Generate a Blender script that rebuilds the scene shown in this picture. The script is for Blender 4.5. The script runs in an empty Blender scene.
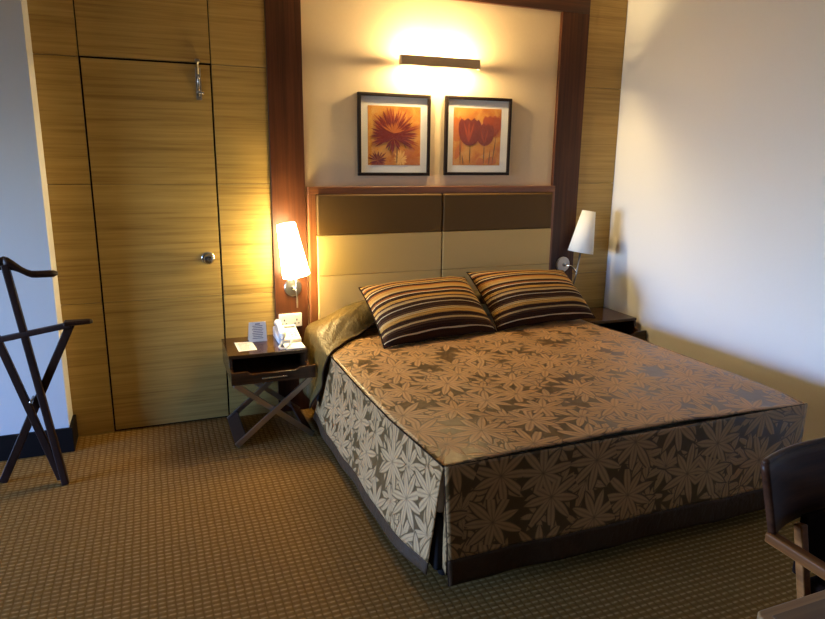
import bpy, bmesh, math, random
from mathutils import Vector, Matrix
random.seed(7)
S = bpy.context.scene
COL = S.collection

# ------------------------------------------------------------------ camera
CX, CY, CZ = 0.63933, -3.91548, 1.56616
YAW, PIT, ROLL, FPX = 0.379353, -0.226923, 0.0123, 655.22
_fw = Vector((math.sin(YAW)*math.cos(PIT), math.cos(YAW)*math.cos(PIT), math.sin(PIT)))
_r = Vector((math.cos(YAW), -math.sin(YAW), 0)); _u = _r.cross(_fw)
_r2 = _r*math.cos(ROLL) + _u*math.sin(ROLL); _u2 = -_r*math.sin(ROLL) + _u*math.cos(ROLL)
cd = bpy.data.cameras.new('camera'); cam = bpy.data.objects.new('camera', cd); COL.objects.link(cam)
cd.sensor_width = 36; cd.lens = FPX/825*36; cd.clip_start = 0.02
M = Matrix((( _r2.x, _u2.x, -_fw.x, CX), (_r2.y, _u2.y, -_fw.y, CY), (_r2.z, _u2.z, -_fw.z, CZ), (0, 0, 0, 1)))
cam.matrix_world = M
S.camera = cam

# ------------------------------------------------------------------ world, daylight, exposure
W = bpy.data.worlds.new('sky'); S.world = W; W.use_nodes = True
wn = W.node_tree.nodes; wl = W.node_tree.links
sky = wn.new('ShaderNodeTexSky'); sky.sky_type = 'NISHITA'; sky.sun_disc = False
sky.sun_elevation = math.radians(38); sky.sun_rotation = math.radians(100); sky.air_density = 1.0; sky.dust_density = 0.6
tint = wn.new('ShaderNodeMix'); tint.data_type = 'RGBA'; tint.blend_type = 'MULTIPLY'; tint.inputs[0].default_value = 1.0; tint.inputs[7].default_value = (0.64, 0.88, 1.58, 1)
wl.new(sky.outputs[0], tint.inputs[6]); wl.new(tint.outputs[2], wn['Background'].inputs[0]); wn['Background'].inputs[1].default_value = 7.0
S.view_settings.view_transform = 'Standard'; S.view_settings.look = 'None'
S.view_settings.exposure = 0.0; S.view_settings.gamma = 1.0; S.view_settings.use_curve_mapping = False
XL, XR, YF, ZC = -3.9, 3.739, -5.6, 2.72          # room: left wall, right wall, wall behind the camera, ceiling
WY0, WY1, WZ0, WZ1 = -2.60, -0.48, 0.12, 1.90         # window opening in the left wall
pl = bpy.data.lights.new('window_daylight_portal', 'AREA'); pl.shape = 'RECTANGLE'; pl.size = WY1-WY0; pl.size_y = WZ1-WZ0
pl.cycles.is_portal = True
po = bpy.data.objects.new('window_daylight_portal', pl); COL.objects.link(po)
po.location = (XL-0.14, (WY0+WY1)/2, (WZ0+WZ1)/2)
po.rotation_euler = Matrix(((0, 0, -1), (1, 0, 0), (0, -1, 0))).to_euler()    # shines towards +x

# ------------------------------------------------------------------ helpers
ROOT = {}
def rootloc(p):
    while p is not None and p.parent is not None: p = p.parent
    return Vector(p.location) if p is not None else Vector((0, 0, 0))
def mk(name, verts, faces, mat, parent=None, smooth=False, uvs=None, mats=None, fm=None):
    off = rootloc(parent)
    me = bpy.data.meshes.new(name)
    me.from_pydata([Vector(v)-off for v in verts], [], faces)
    if mats:
        for m in mats: me.materials.append(m)
        if fm: me.polygons.foreach_set('material_index', fm)
    elif mat: me.materials.append(mat)
    if uvs:
        uvl = me.uv_layers.new(name='UVMap')
        for l in me.loops: uvl.data[l.index].uv = uvs[l.vertex_index]
    if smooth: me.polygons.foreach_set('use_smooth', [True]*len(me.polygons))
    me.update()
    o = bpy.data.objects.new(name, me); COL.objects.link(o)
    if parent is not None: o.parent = parent
    return o
def recalc(o):
    bm = bmesh.new(); bm.from_mesh(o.data); bmesh.ops.recalc_face_normals(bm, faces=bm.faces); bm.to_mesh(o.data); bm.free(); return o
def bev(o, w, seg=2, ang=35):
    if w > 0:
        m = o.modifiers.new('bevel', 'BEVEL'); m.width = w; m.segments = seg; m.limit_method = 'ANGLE'; m.angle_limit = math.radians(ang)
        o.data.polygons.foreach_set('use_smooth', [True]*len(o.data.polygons))
        w2 = o.modifiers.new('wn', 'WEIGHTED_NORMAL'); w2.keep_sharp = False
    return o
BOXF = [(0, 3, 2, 1), (4, 5, 6, 7), (0, 1, 5, 4), (1, 2, 6, 5), (2, 3, 7, 6), (3, 0, 4, 7)]
def boxv(x0, x1, y0, y1, z0, z1):
    return [(x0, y0, z0), (x1, y0, z0), (x1, y1, z0), (x0, y1, z0), (x0, y0, z1), (x1, y0, z1), (x1, y1, z1), (x0, y1, z1)]
def box(name, x0, x1, y0, y1, z0, z1, mat, parent=None, b=0.0, seg=2):
    return bev(mk(name, boxv(x0, x1, y0, y1, z0, z1), BOXF, mat, parent), b, seg)
def boxes(name, lst, mat, parent=None, b=0.0):
    v, f = [], []
    for q in lst:
        n = len(v); v += boxv(*q); f += [tuple(i+n for i in t) for t in BOXF]
    return bev(mk(name, v, f, mat, parent), b)
def bar(name, p, q, w, d, mat, parent=None, b=0.0, side=(0, 1, 0)):
    """square bar from p to q: w across in the plane, d along 'side'"""
    p, q = Vector(p), Vector(q); t = (q-p).normalized(); s = Vector(side); s = (s-t*s.dot(t)).normalized(); n = t.cross(s)
    v = []
    for c in (p, q):
        for a, e in ((-1, -1), (1, -1), (1, 1), (-1, 1)): v.append(c+n*(a*w/2)+s*(e*d/2))
    o = mk(name, v, [(0, 1, 2, 3), (7, 6, 5, 4), (0, 4, 5, 1), (1, 5, 6, 2), (2, 6, 7, 3), (3, 7, 4, 0)], mat, parent)
    recalc(o); return bev(o, b)
def tube(name, pts, r, mat, parent=None, n=10, closed=False):
    pts = [Vector(p) for p in pts]; rr = r if isinstance(r, (list, tuple)) else [r]*len(pts)
    v, f = [], []; ref = None; m = len(pts)
    for i, p in enumerate(pts):
        a = pts[(i-1) % m] if (closed or i) else p; c = pts[(i+1) % m] if (closed or i < m-1) else p
        t = (c-a).normalized()
        if ref is None: ref = t.orthogonal().normalized()
        ref = (ref-t*ref.dot(t)).normalized(); bn = t.cross(ref)
        for k in range(n):
            w = 2*math.pi*k/n; v.append(p+(ref*math.cos(w)+bn*math.sin(w))*rr[i])
    for i in range(m if closed else m-1):
        j = (i+1) % m
        for k in range(n):
            l = (k+1) % n; f.append((i*n+k, i*n+l, j*n+l, j*n+k))
    if not closed: f.append(tuple(reversed(range(n)))); f.append(tuple((m-1)*n+k for k in range(n)))
    return mk(name, v, f, mat, parent, smooth=True)
def lathe(name, prof, org, axis, mat, parent=None, n=28, caps=True, thick=0):
    """prof = [(distance along axis, radius)]"""
    a = Vector(axis).normalized(); e = a.orthogonal().normalized(); g = a.cross(e); o0 = Vector(org)
    v, f = [], []
    for h, r in prof:
        for k in range(n):
            w = 2*math.pi*k/n; v.append(o0+a*h+(e*math.cos(w)+g*math.sin(w))*r)
    for i in range(len(prof)-1):
        for k in range(n):
            l = (k+1) % n; f.append((i*n+k, i*n+l, (i+1)*n+l, (i+1)*n+k))
    if caps: f.append(tuple(reversed(range(n)))); f.append(tuple((len(prof)-1)*n+k for k in range(n)))
    o = mk(name, v, f, mat, parent, smooth=True); recalc(o)
    if thick: s = o.modifiers.new('solid', 'SOLIDIFY'); s.thickness = thick
    else:
        m = o.modifiers.new('es', 'EDGE_SPLIT'); m.split_angle = math.radians(40)
    return o
def prism(name, poly, y0, y1, mat, parent=None, b=0.0, plane='xz'):
    """extrude an outline; plane 'xz' along y, 'yz' along x, 'xy' along z"""
    def P(a, c, t): return {'xz': (a, t, c), 'yz': (t, a, c), 'xy': (a, c, t)}[plane]
    n = len(poly); v = [P(a, c, y0) for a, c in poly]+[P(a, c, y1) for a, c in poly]
    f = [tuple(range(n)), tuple(range(2*n-1, n-1, -1))]+[(i, i+n, (i+1) % n+n, (i+1) % n) for i in range(n)]
    o = mk(name, v, f, mat, parent); recalc(o); return bev(o, b)
def grid(name, fn, nu, nv, mat, parent=None, uvf=None, thick=0.0, smooth=True):
    v, uv, f = [], [], []
    for j in range(nv+1):
        for i in range(nu+1):
            a, c = i/nu, j/nv; v.append(fn(a, c)); uv.append(uvf(a, c) if uvf else (a, c))
    for j in range(nv):
        for i in range(nu):
            k = j*(nu+1)+i; f.append((k, k+1, k+nu+2, k+nu+1))
    o = mk(name, v, f, mat, parent, smooth=smooth, uvs=uv)
    if thick: s = o.modifiers.new('solid', 'SOLIDIFY'); s.thickness = thick; s.offset = -1
    return o
def tag(o, label, cat, group=None):
    o['label'] = label; o['category'] = cat
    if group: o['group'] = group
    return o
def thing(name, loc, label, cat, group=None):
    o = bpy.data.objects.new(name, None); COL.objects.link(o); o.location = loc; o.empty_display_size = 0.1
    return tag(o, label, cat, group)
def struct(o): o['kind'] = 'structure'; return o
def ss(a, b, x):
    t = max(0, min(1, (x-a)/(b-a))); return t*t*(3-2*t)
def lerp(a, b, t): return a+(b-a)*t
def interp(tab, x):
    if x <= tab[0][0]: return tab[0][1]
    for (a, p), (c, q) in zip(tab, tab[1:]):
        if x <= c: return lerp(p, q, (x-a)/(c-a))
    return tab[-1][1]

# ------------------------------------------------------------------ materials
class NT:
    def __init__(s, name):
        s.m = bpy.data.materials.new(name); s.m.use_nodes = True; s.t = s.m.node_tree
        s.b = s.t.nodes['Principled BSDF']; s.o = s.t.nodes['Material Output']
    def n(s, typ, **kw):
        x = s.t.nodes.new(typ)
        for k, v in kw.items(): setattr(x, k, v)
        return x
    def l(s, a, b): s.t.links.new(a, b)
    def put(s, sock, v):
        if hasattr(v, 'is_output'): s.l(v, sock)
        else: sock.default_value = v
    def math(s, op, a, b=0.0, c=0.0, clamp=False):
        x = s.n('ShaderNodeMath', operation=op); x.use_clamp = clamp
        s.put(x.inputs[0], a); s.put(x.inputs[1], b); s.put(x.inputs[2], c); return x.outputs[0]
    def mix(s, f, a, b):
        x = s.n('ShaderNodeMix', data_type='RGBA'); s.put(x.inputs[0], f)
        s.put(x.inputs[6], a if hasattr(a, 'is_output') else (*a, 1)); s.put(x.inputs[7], b if hasattr(b, 'is_output') else (*b, 1)); return x.outputs[2]
    def coord(s, kind='Object', scale=(1, 1, 1), loc=(0, 0, 0), rand=0.0):
        tc = s.n('ShaderNodeTexCoord'); mp = s.n('ShaderNodeMapping'); s.l(tc.outputs[kind], mp.inputs[0])
        mp.inputs[3].default_value = scale; mp.inputs[1].default_value = loc
        if rand:
            oi = s.n('ShaderNodeObjectInfo'); s.l(s.math('MULTIPLY', oi.outputs['Random'], rand), mp.inputs[1])
        return mp.outputs[0]
    def noise(s, vec, scale=5, detail=3, rough=0.55, dist=0.0):
        x = s.n('ShaderNodeTexNoise'); s.l(vec, x.inputs['Vector']); x.inputs['Scale'].default_value = scale
        x.inputs['Detail'].default_value = detail; x.inputs['Roughness'].default_value = rough; x.inputs['Distortion'].default_value = dist
        return x.outputs['Fac']
    def ramp(s, f, stops, const=False):
        x = s.n('ShaderNodeValToRGB'); s.put(x.inputs[0], f); cr = x.color_ramp
        if const: cr.interpolation = 'CONSTANT'
        while len(cr.elements) < len(stops): cr.elements.new(0.5)
        for e, (p, c) in zip(cr.elements, stops): e.position = p; e.color = (*c, 1)
        return x.outputs[0]
    def bump(s, h, strength=0.3, dist=0.002):
        x = s.n('ShaderNodeBump'); s.l(h, x.inputs['Height']); x.inputs['Strength'].default_value = strength; x.inputs['Distance'].default_value = dist
        s.l(x.outputs[0], s.b.inputs['Normal'])
    def set(s, col=None, rough=None, metal=None, spec=None, sheen=None):
        if col is not None: s.put(s.b.inputs['Base Color'], col if hasattr(col, 'is_output') else (*col, 1))
        if rough is not None: s.put(s.b.inputs['Roughness'], rough)
        if metal is not None: s.b.inputs['Metallic'].default_value = metal
        if spec is not None: s.b.inputs['Specular IOR Level'].default_value = spec
        if sheen is not None: s.b.inputs['Sheen Weight'].default_value = sheen
        return s.m
def plain(name, col, rough=0.5, metal=0.0, spec=0.5, nscale=40, var=0.08, b=0.0):
    s = NT(name); v = s.coord(); f = s.noise(v, nscale, 3)
    c0 = tuple(x*(1-var) for x in col); c1 = tuple(min(1, x*(1+var)) for x in col)
    if b: s.bump(f, b, 0.001)
    return s.set(s.mix(f, c0, c1), rough, metal, spec)
def wood(name, dark, mid, light, along, rough=0.35, spec=0.5, fine=70.0, rand=3.0):
    """along: 'x','y' or 'z' grain direction"""
    s = NT(name); ax = 'xyz'.index(along)
    sc = [fine, fine, fine]; sc[ax] = fine*0.022
    sb = [fine*0.16]*3; sb[ax] = fine*0.008
    v1 = s.coord('Object', tuple(sc), rand=rand); v2 = s.coord('Object', tuple(sb), rand=rand)
    f1 = s.noise(v1, 1.0, 4, 0.65, 0.2); f2 = s.noise(v2, 1.0, 3, 0.5, 0.6)
    f = s.math('ADD', s.math('MULTIPLY', f1, 0.72), s.math('MULTIPLY', f2, 0.28))
    c = s.ramp(f, [(0.32, dark), (0.5, mid), (0.68, light)])
    s.bump(f1, 0.12, 0.0006)
    return s.set(c, rough, 0, spec)

M_oak = wood('oak_veneer_horizontal', (0.265, 0.152, 0.038), (0.415, 0.260, 0.070), (0.505, 0.330, 0.100), 'x', 0.38, 0.4)
M_walnut = wood('walnut_vertical', (0.030, 0.008, 0.003), (0.062, 0.018, 0.006), (0.100, 0.031, 0.010), 'z', 0.42, 0.3, 60)
M_walnut_h = wood('walnut_horizontal', (0.030, 0.008, 0.003), (0.062, 0.018, 0.006), (0.100, 0.031, 0.010), 'x', 0.35, 0.5, 60)
M_rail = wood('headboard_rail_wood', (0.10, 0.030, 0.010), (0.19, 0.062, 0.018), (0.27, 0.095, 0.030), 'z', 0.35, 0.5, 60)
M_rail_h = wood('headboard_rail_wood_h', (0.10, 0.030, 0.010), (0.19, 0.062, 0.018), (0.27, 0.095, 0.030), 'x', 0.35, 0.5, 60)
M_wenge = wood('dark_wenge', (0.014, 0.005, 0.003), (0.026, 0.010, 0.006), (0.042, 0.017, 0.009), 'z', 0.45, 0.25, 60)
M_night = wood('nightstand_wood', (0.020, 0.008, 0.003), (0.045, 0.018, 0.007), (0.075, 0.033, 0.012), 'x', 0.14, 0.4, 50)
M_nightin = wood('nightstand_lining', (0.10, 0.035, 0.012), (0.17, 0.065, 0.02), (0.24, 0.10, 0.035), 'y', 0.3, 0.5, 50)
M_chairw = wood('chair_walnut', (0.030, 0.010, 0.005), (0.060, 0.021, 0.010), (0.100, 0.038, 0.017), 'x', 0.42, 0.25, 45)
M_chairrail = wood('chair_rail_wood', (0.13, 0.042, 0.009), (0.22, 0.078, 0.018), (0.31, 0.120, 0.030), 'y', 0.4, 0.25, 45)
M_desk = wood('desk_border_wood', (0.22, 0.12, 0.05), (0.34, 0.20, 0.09), (0.45, 0.28, 0.13), 'x', 0.28, 0.5, 45)
M_deskin = wood('desk_inset', (0.10, 0.055, 0.028), (0.15, 0.088, 0.045), (0.20, 0.12, 0.06), 'x', 0.35, 0.5, 45)
M_cream = plain('cream_wall_panel', (0.62, 0.48, 0.31), 0.75, 0, 0.2, 60, 0.03, 0.05)
M_white = plain('white_wall_paint', (0.74, 0.71, 0.67), 0.7, 0, 0.25, 80, 0.015, 0.04)
M_taupe = plain('taupe_wall_paint', (0.13, 0.095, 0.062), 0.75, 0, 0.2)
M_ceil = plain('ceiling_paint', (0.74, 0.64, 0.48), 0.8, 0, 0.2, 80, 0.015)
M_gap = plain('dark_gap', (0.012, 0.008, 0.006), 0.8, 0, 0.1)
M_base = plain('black_baseboard', (0.009, 0.006, 0.005), 0.6, 0, 0.12)
M_chrome = plain('polished_chrome', (0.62, 0.60, 0.57), 0.16, 1.0, 0.5, 30, 0.03)
M_steel = plain('brushed_steel', (0.42, 0.40, 0.37), 0.30, 1.0, 0.5, 30, 0.06)
M_bronze = plain('bronze_fixture', (0.42, 0.30, 0.18), 0.5, 0.0, 0.3)
M_plastic = plain('white_plastic', (0.78, 0.76, 0.72), 0.35, 0, 0.5, 60, 0.02)
M_paper = plain('white_paper', (0.80, 0.79, 0.76), 0.7, 0, 0.2, 60, 0.02)
M_ink = plain('grey_ink', (0.22, 0.22, 0.28), 0.7, 0, 0.2)
M_black = plain('black_plastic', (0.012, 0.012, 0.012), 0.4)
M_mat = plain('picture_mount', (0.74, 0.71, 0.67), 0.8, 0, 0.1, 90, 0.02)
M_pframe = plain('black_picture_frame', (0.014, 0.007, 0.005), 0.5, 0, 0.2)
M_darkfab = plain('black_bed_base_fabric', (0.014, 0.011, 0.010), 0.85, 0, 0.1, 200, 0.2)
M_mattress = plain('mattress_ticking', (0.60, 0.56, 0.50), 0.85, 0, 0.1)
M_seatfab = plain('dark_seat_upholstery', (0.014, 0.008, 0.006), 0.9, 0, 0.03, 200, 0.2)

def shade_mat(name, emit):
    s = NT(name); f = s.noise(s.coord(), 300, 2)
    s.set(s.mix(f, (0.80, 0.77, 0.70), (0.86, 0.83, 0.77)), 0.8, 0, 0.1)
    if emit:
        s.b.inputs['Emission Color'].default_value = (1.0, 0.80, 0.38, 1); s.b.inputs['Emission Strength'].default_value = emit
    return s.m
def pad_mat(name, col):
    s = NT(name); f = s.noise(s.coord('Object', (1, 1, 1)), 260, 2)
    s.bump(f, 0.15, 0.0006)
    return s.set(s.mix(f, tuple(c*0.88 for c in col), tuple(c*1.1 for c in col)), 0.6, 0, 0.2)
M_padd = pad_mat('headboard_dark_leatherette', (0.110, 0.056, 0.014))
M_padl = pad_mat('headboard_beige_leatherette', (0.560, 0.375, 0.135))

def carpet_mat():
    s = NT('woven_loop_carpet'); v = s.coord('Object'); sp = s.n('ShaderNodeSeparateXYZ'); s.l(v, sp.inputs[0])
    wob = s.noise(v, 14, 3)
    x = s.math('ADD', s.math('MULTIPLY', sp.outputs[0], 1/0.030), s.math('MULTIPLY', wob, 0.5))
    y = s.math('ADD', s.math('MULTIPLY', sp.outputs[1], 1/0.026), s.math('MULTIPLY', wob, 0.4))
    fx = s.math('FRACT', x); fy = s.math('FRACT', y)
    hx = s.math('SINE', s.math('MULTIPLY', fx, math.pi)); hy = s.math('SINE', s.math('MULTIPLY', fy, math.pi))
    h = s.math('POWER', s.math('MULTIPLY', hx, hy), 0.45)
    dash = s.math('MULTIPLY', s.math('SUBTRACT', 1.0, s.math('MULTIPLY', s.math('ABSOLUTE', s.math('SUBTRACT', fy, 0.5)), 4.5), clamp=True), s.math('SUBTRACT', 1.0, s.math('POWER', s.math('MULTIPLY', s.math('ABSOLUTE', s.math('SUBTRACT', fx, 0.5)), 2.2), 4.0), clamp=True))
    brk = s.noise(v, 60, 2)
    dash = s.math('MULTIPLY', dash, s.math('MULTIPLY', s.math('SUBTRACT', brk, 0.25, clamp=True), 2.6, clamp=True))
    fine = s.noise(v, 420, 2)
    big = s.noise(v, 1.3, 3)
    c = s.mix(s.math('MULTIPLY', h, s.math('ADD', 0.45, s.math('MULTIPLY', fine, 0.7)), clamp=True), (0.155, 0.074, 0.016), (0.255, 0.132, 0.031))
    c = s.mix(s.math('MULTIPLY', dash, 0.85), c, (0.55, 0.34, 0.13))
    c = s.mix(s.math('MULTIPLY', big, 0.3), c, (0.14, 0.078, 0.026))
    s.bump(s.math('ADD', s.math('MULTIPLY', h, 0.7), s.math('MULTIPLY', fine, 0.5)), 0.5, 0.004)
    return s.set(c, 1.0, 0, 0.0)
M_carpet = carpet_mat()

def leaf_mat():
    s = NT('leaf_jacquard_satin'); tc = s.n('ShaderNodeTexCoord'); uv = tc.outputs['UV']
    def layer(scale, loc, n, rnd, R=0.66, Wd=0.46):
        mp = s.n('ShaderNodeMapping'); s.l(uv, mp.inputs[0]); mp.inputs[3].default_value = (scale, scale, scale); mp.inputs[1].default_value = loc
        vo = s.n('ShaderNodeTexVoronoi', voronoi_dimensions='2D', feature='F1'); vo.inputs['Scale'].default_value = 1.0; vo.inputs['Randomness'].default_value = rnd
        s.l(mp.outputs[0], vo.inputs['Vector'])
        d = s.n('ShaderNodeVectorMath', operation='SUBTRACT'); s.l(mp.outputs[0], d.inputs[0]); s.l(vo.outputs['Position'], d.inputs[1])
        sp = s.n('ShaderNodeSeparateXYZ'); s.l(d.outputs[0], sp.inputs[0])
        sc = s.n('ShaderNodeSeparateColor'); s.l(vo.outputs['Color'], sc.inputs[0])
        r = s.math('SQRT', s.math('ADD', s.math('MULTIPLY', sp.outputs[0], sp.outputs[0]), s.math('MULTIPLY', sp.outputs[1], sp.outputs[1])))
        th = s.math('ADD', s.math('ARCTAN2', sp.outputs[1], sp.outputs[0]), s.math('MULTIPLY', sc.outputs[0], 6.283))
        q = s.math('ADD', s.math('MULTIPLY', th, n/6.28318), 20.0)
        ph = s.math('MULTIPLY', s.math('SUBTRACT', s.math('FRACT', q), 0.5), 6.28318/n)
        kk = s.math('FLOOR', q)
        var = s.math('FRACT', s.math('MULTIPLY', s.math('SINE', s.math('ADD', s.math('MULTIPLY', kk, 12.9), s.math('MULTIPLY', sc.outputs[1], 40))), 43.7))
        Rl = s.math('ADD', R*0.78, s.math('MULTIPLY', var, R*0.34))
        xx = s.math('MULTIPLY', r, s.math('COSINE', ph)); yy = s.math('ABSOLUTE', s.math('MULTIPLY', r, s.math('SINE', ph)))
        t = s.math('DIVIDE', xx, Rl, clamp=True)
        w = s.math('MULTIPLY', s.math('MULTIPLY', s.math('POWER', t, 0.9), s.math('SUBTRACT', 1.0, t)), Wd*2.6/n*R*3.0)
        dd = s.math('SUBTRACT', w, yy)
        mask = s.math('MULTIPLY', dd, 45.0, clamp=True)
        fat = s.math('MULTIPLY', s.math('ADD', dd, 0.03), 45.0, clamp=True)
        vein = s.math('SUBTRACT', 1.0, s.math('MULTIPLY', yy, 90.0, clamp=True), clamp=True)
        ribs = s.math('MULTIPLY', s.math('SINE', s.math('MULTIPLY', s.math('DIVIDE', yy, s.math('ADD', w, 0.01)), 10.5)), s.math('SUBTRACT', 1.0, s.math('MULTIPLY', t, 0.5)))
        return mask, fat, vein, ribs
    m1, f1, v1, r1 = layer(4.7, (0.3, 0.7, 0), 9, 0.62, 0.68, 0.56)
    m2, f2, v2, r2 = layer(4.9, (0.85, 1.28, 0), 8, 0.7, 0.62, 0.52)
    def over(mt, ft, mb): return s.math('MAXIMUM', mt, s.math('MULTIPLY', mb, s.math('SUBTRACT', 1.0, ft, clamp=True)))
    m3, f3, v3, r3 = layer(5.4, (2.43, 5.57, 0), 7, 0.8, 0.5, 0.5)
    mask = over(m1, f1, over(m2, f2, m3))
    vein = s.math('MAXIMUM', s.math('MULTIPLY', v1, m1), s.math('MULTIPLY', s.math('MULTIPLY', v2, m2), s.math('SUBTRACT', 1.0, f1, clamp=True)))
    rib = s.math('MULTIPLY', s.math('ADD', s.math('MULTIPLY', r1, 0.5), 0.5), mask)
    nz = s.noise(uv, 24, 3)
    leaf = s.mix(nz, (0.435, 0.228, 0.080), (0.560, 0.318, 0.132))
    leaf = s.mix(s.math('MULTIPLY', vein, 0.6), leaf, (0.13, 0.075, 0.033))
    leaf = s.mix(s.math('MULTIPLY', rib, 0.38), leaf, (0.17, 0.09, 0.028))
    ground = s.mix(nz, (0.095, 0.048, 0.014), (0.135, 0.072, 0.024))
    c = s.mix(mask, ground, leaf)
    wr = s.noise(uv, 7, 3)
    h = s.math('ADD', s.math('MULTIPLY', mask, 0.35), s.math('ADD', s.math('MULTIPLY', vein, -0.2), s.math('MULTIPLY', wr, 2.2)))
    s.bump(h, 0.55, 0.004)
    rough = s.math('ADD', 0.34, s.math('MULTIPLY', mask, 0.16))
    return s.set(c, rough, 0, 0.4)
M_leaf = leaf_mat()
def satin(name, col, rough=0.36, var=0.12, spec=0.4):
    s = NT(name); v = s.coord('Object'); f = s.noise(v, 9, 4, 0.6, 0.8); g = s.noise(s.coord('Object', (26, 9, 14)), 1.0, 4, 0.6, 1.2)
    s.bump(s.math('ADD', f, s.math('MULTIPLY', g, 0.9)), 0.55, 0.016)
    return s.set(s.mix(f, tuple(c*(1-var) for c in col), tuple(c*(1+var) for c in col)), rough, 0, spec)
M_gold = satin('golden_plain_satin', (0.085, 0.050, 0.010), 0.48, 0.12, 0.25)
M_hem = satin('brown_hem_satin', (0.060, 0.030, 0.013), 0.55, 0.12, 0.12)
M_pipe = plain('dark_piping', (0.024, 0.012, 0.006), 0.8, 0, 0.05)

def stripe_mat():
    s = NT('striped_chenille'); tc = s.n('ShaderNodeTexCoord'); sp = s.n('ShaderNodeSeparateXYZ'); s.l(tc.outputs['UV'], sp.inputs[0])
    wob = s.noise(tc.outputs['UV'], 6, 2); v = s.math('ADD', sp.outputs[1], s.math('MULTIPLY', s.math('SUBTRACT', wob, 0.5), 0.012))
    D = (0.034, 0.012, 0.004); B = (0.075, 0.034, 0.015); G = (0.44, 0.23, 0.050); T = (0.44, 0.29, 0.12); R = (0.30, 0.10, 0.022); C = (0.60, 0.46, 0.26)
    seq = [(D, 3), (C, 1), (D, 5), (B, 2), (T, 2), (D, 4), (G, 4), (T, 2), (B, 2), (D, 5), (C, 1), (D, 4), (T, 3), (B, 2), (G, 3), (D, 4), (C, 1), (R, 2), (D, 3), (T, 2), (G, 4), (R, 2), (D, 3), (C, 1), (B, 2), (G, 3), (D, 3), (R, 2), (T, 2), (D, 3), (G, 4)]
    tot = sum(w for _, w in seq); p = 0; st = []
    for c, w in seq: st.append((p/tot, c)); p += w
    col = s.ramp(v, st[:31], const=True)
    tuft = s.math('SINE', s.math('MULTIPLY', sp.outputs[0], 420)); nz = s.noise(tc.outputs['UV'], 90, 3)
    col = s.mix(s.math('MULTIPLY', nz, 0.5), col, s.mix(0.5, col, (0.03, 0.016, 0.01)))
    rows = s.math('SINE', s.math('MULTIPLY', v, 240))
    s.bump(s.math('ADD', s.math('MULTIPLY', tuft, 0.25), s.math('ADD', rows, nz)), 0.45, 0.003)
    return s.set(col, 0.8, 0, 0.1, 0.0)
M_stripe = stripe_mat()
def print_mat(name, a, b, c):
    s = NT(name); v = s.coord('Object'); f = s.noise(v, 11, 4, 0.6, 0.6)
    return s.set(s.ramp(f, [(0.30, a), (0.5, b), (0.70, c)]), 0.6, 0, 0.2)
def paint(name, a, b, sc=40):
    s = NT(name); f = s.noise(s.coord('Object'), sc, 3, 0.6, 0.4); return s.set(s.mix(f, a, b), 0.6, 0, 0.2)
def glass_mat():
    s = NT('clear_glass'); tr = s.n('ShaderNodeBsdfTransparent'); gl = s.n('ShaderNodeBsdfGlossy'); gl.inputs['Roughness'].default_value = 0.02
    mx = s.n('ShaderNodeMixShader'); mx.inputs[0].default_value = 0.04; s.l(tr.outputs[0], mx.inputs[1]); s.l(gl.outputs[0], mx.inputs[2]); s.l(mx.outputs[0], s.o.inputs[0]); return s.m
M_glass = glass_mat()

# ------------------------------------------------------------------ room shell
struct(box('floor', XL-0.2, XR+0.2, YF-0.2, 0.2, -0.10, 0.0, M_carpet))
struct(box('ceiling', XL-0.2, XR+0.2, YF-0.2, 0.2, ZC, ZC+0.1, M_ceil))
struct(box('wall_right', XR, XR+0.12, YF-0.2, 0.2, 0, ZC, M_white))
struct(box('wall_front', XL-0.2, XR, YF-0.15, YF, 0, ZC, M_taupe))
struct(boxes('wall_left', [(XL-0.2, XL, YF, WY0, 0, ZC), (XL-0.2, XL, WY1, 0.2, 0, ZC), (XL-0.2, XL, WY0, WY1, 0, WZ0), (XL-0.2, XL, WY0, WY1, WZ1, ZC)], M_taupe))
PIERX = 0.150
struct(box('wall_pier', XL, PIERX, -0.190, 0.2, 0, ZC, M_white))
struct(box('baseboard_pier', XL, PIERX+0.016, -0.204, 0.0, 0.0, 0.137, M_base, b=0.003))
struct(box('baseboard_right', XR-0.014, XR, YF, -0.001, 0.0, 0.10, M_base, b=0.002))
wb = struct(box('wall_back', PIERX, XR, 0.022, 0.2, 0, ZC, M_gap))
# window in the left wall: two casements
win = struct(boxes('window_1', [(XL-0.12, XL-0.06, WY0, WY1, WZ0, WZ0+0.06), (XL-0.12, XL-0.06, WY0, WY1, WZ1-0.06, WZ1), (XL-0.12, XL-0.06, WY0, WY0+0.06, WZ0+0.06, WZ1-0.06), (XL-0.12, XL-0.06, WY1-0.06, WY1, WZ0+0.06, WZ1-0.06), (XL-0.12, XL-0.06, (WY0+WY1)/2-0.035, (WY0+WY1)/2+0.035, WZ0+0.06, WZ1-0.06)], M_plastic))
for a, c in ((WY0+0.06, (WY0+WY1)/2-0.035), ((WY0+WY1)/2+0.035, WY1-0.06)):
    box('pane', XL-0.093, XL-0.087, a, c, WZ0+0.06, WZ1-0.06, M_glass, win)
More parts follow.
